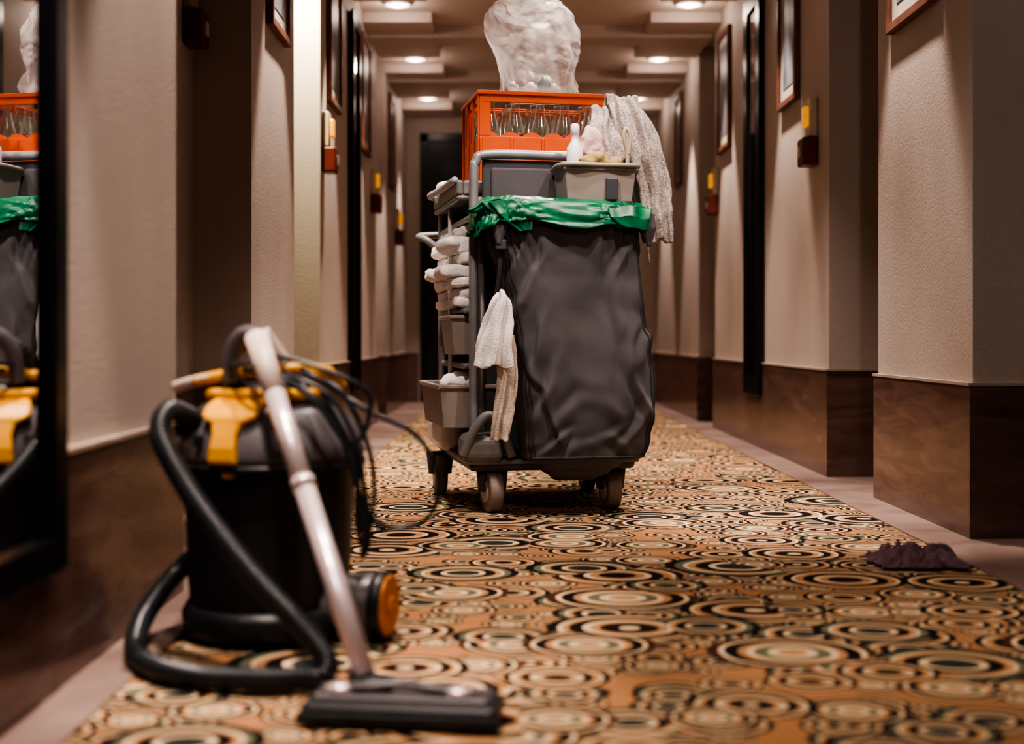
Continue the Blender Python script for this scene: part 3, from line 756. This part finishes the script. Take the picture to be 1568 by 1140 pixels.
tube("bent_handle", [wp(.94), wp(.985), VL(-.428, 2.17, .522), VL(-.445, 2.18, .512), VL(-.458, 2.19, .485), VL(-.462, 2.2, .44)], .014, M_vgrey, vc)
tube("handle_side", [VL(-.40, 2.16, .525), VL(-.385, 2.17, .50), VL(-.365, 2.18, .47)], .012, M_handle, vc)
tube("hose_top", [VL(-.445, 2.22, .505), VL(-.465, 2.23, .485), VL(-.47, 2.24, .45), VL(-.45, 2.26, .42)], .014, M_hose, vc, rib=.009)
ft = empty("floor_tool", (-.135-VO.x, 1.745-VO.y, 0), math.radians(-7)); ft.parent = vc
box("tool_body", -.132, .132, -.045, .045, .008, .034, M_vblk, ft, bevel=.010, seg=3)
box("tool_plate", -.118, .118, -.034, .034, .032, .042, M_vgrey, ft, bevel=.006, seg=3)
box("tool_bumper", -.136, .136, -.049, -.040, .006, .022, M_hose, ft, bevel=.003)
box("brush_strip", -.12, .12, -.01, .02, .001, .010, M_hose, ft)
tube("tool_rib", [(-.11, .0, .043), (-.05, -.012, .050), (0, -.005, .054), (.05, -.012, .050), (.11, .0, .043)], .010, M_vgrey, ft, flat=.6)
for x in (-.085, .075): blob("pedal", (x, -.012, .046), (.020, .014, .008), M_chrome, ft, 1, .05, 4, 3)
cyl("tool_swivel", (-.08, .02, .034), (-.02, .02, .034), .022, .022, M_vblk, ft)
def cord(nm, pts): tube(nm, [VL(*p) for p in pts], .0042, M_hose, vc, n=8)
cord("power_cord", [(-.358, 2.2, .455), (-.272, 2.14, .43), (-.224, 2.13, .340), (-.213, 2.13, .254), (-.229, 2.12, .179), (-.240, 2.11, .222), (-.245, 2.10, .318), (-.315, 2.12, .42), (-.37, 2.18, .46)])
cord("cord_loop_a", [(-.342, 2.2, .463), (-.229, 2.15, .397), (-.143, 2.15, .351), (-.109, 2.16, .275), (-.132, 2.17, .211), (-.197, 2.17, .2), (-.234, 2.14, .243), (-.248, 2.12, .33), (-.30, 2.13, .43)])
cord("cord_loop_b", [(-.44, 2.2, .46), (-.36, 2.12, .455), (-.28, 2.09, .42), (-.235, 2.10, .33), (-.225, 2.11, .22), (-.232, 2.12, .16), (-.222, 2.13, .19), (-.235, 2.12, .30), (-.29, 2.10, .405), (-.38, 2.12, .45)])
cord("cord_loop_c", [(-.40, 2.14, .49), (-.33, 2.12, .475), (-.26, 2.11, .45), (-.22, 2.12, .42), (-.23, 2.13, .36), (-.26, 2.12, .33)])
cord("cord_loop_d", [(-.46, 2.18, .47), (-.41, 2.11, .47), (-.34, 2.10, .44), (-.27, 2.09, .37), (-.24, 2.10, .28), (-.23, 2.11, .20)])

# ------------------------------------------------------------------ rag on the floor
rg = empty("cleaning_rag", (.928, 2.95, 0))
V, F = [], []; nx, ny = 70, 50
for i in range(nx+1):
    for j in range(ny+1):
        u = -1+2*i/nx; v = -1+2*j/ny
        sx = .095*u*(1+.25*noise.noise(Vector((v*2.5, 1, 0)))); sy = .08*v*(1+.35*noise.noise(Vector((u*3, 4, 0))))
        hgt = max(0, 1-max(abs(u), abs(v))**4)
        z = .005+hgt*(.018+.022*noise.noise(Vector((u*2.2, v*2.6, 2)))+.020*max(0, 1-3*abs(noise.noise(Vector((u*3.4, v*3.4, 7))))))
        V.append((sx, sy, max(.0065, z)))
for i in range(nx):
    for j in range(ny):
        a = i*(ny+1)+j; F.append((a, a+1, a+ny+2, a+ny+1))
mk("rag_cloth", V, F, M_purple, rg, smooth=True, solid=.004)

# ------------------------------------------------------------------ camera
cam = bpy.data.cameras.new("Camera"); co = bpy.data.objects.new("Camera", cam); COL.objects.link(co)
co.location = (0, 0, .515); co.rotation_euler = (math.pi/2, 0, 0)
cam.sensor_width = 36; cam.lens = 45.9; cam.shift_x = .007; cam.shift_y = -.0338
cam.dof.use_dof = True; cam.dof.focus_distance = 3.85; cam.dof.aperture_fstop = 2.0
cam.clip_start = .05
scene.camera = co
try:
    scene.view_settings.view_transform = 'AgX'; scene.view_settings.look = 'AgX - High Contrast'; scene.view_settings.exposure = 0.08
except Exception as ex: print(ex)
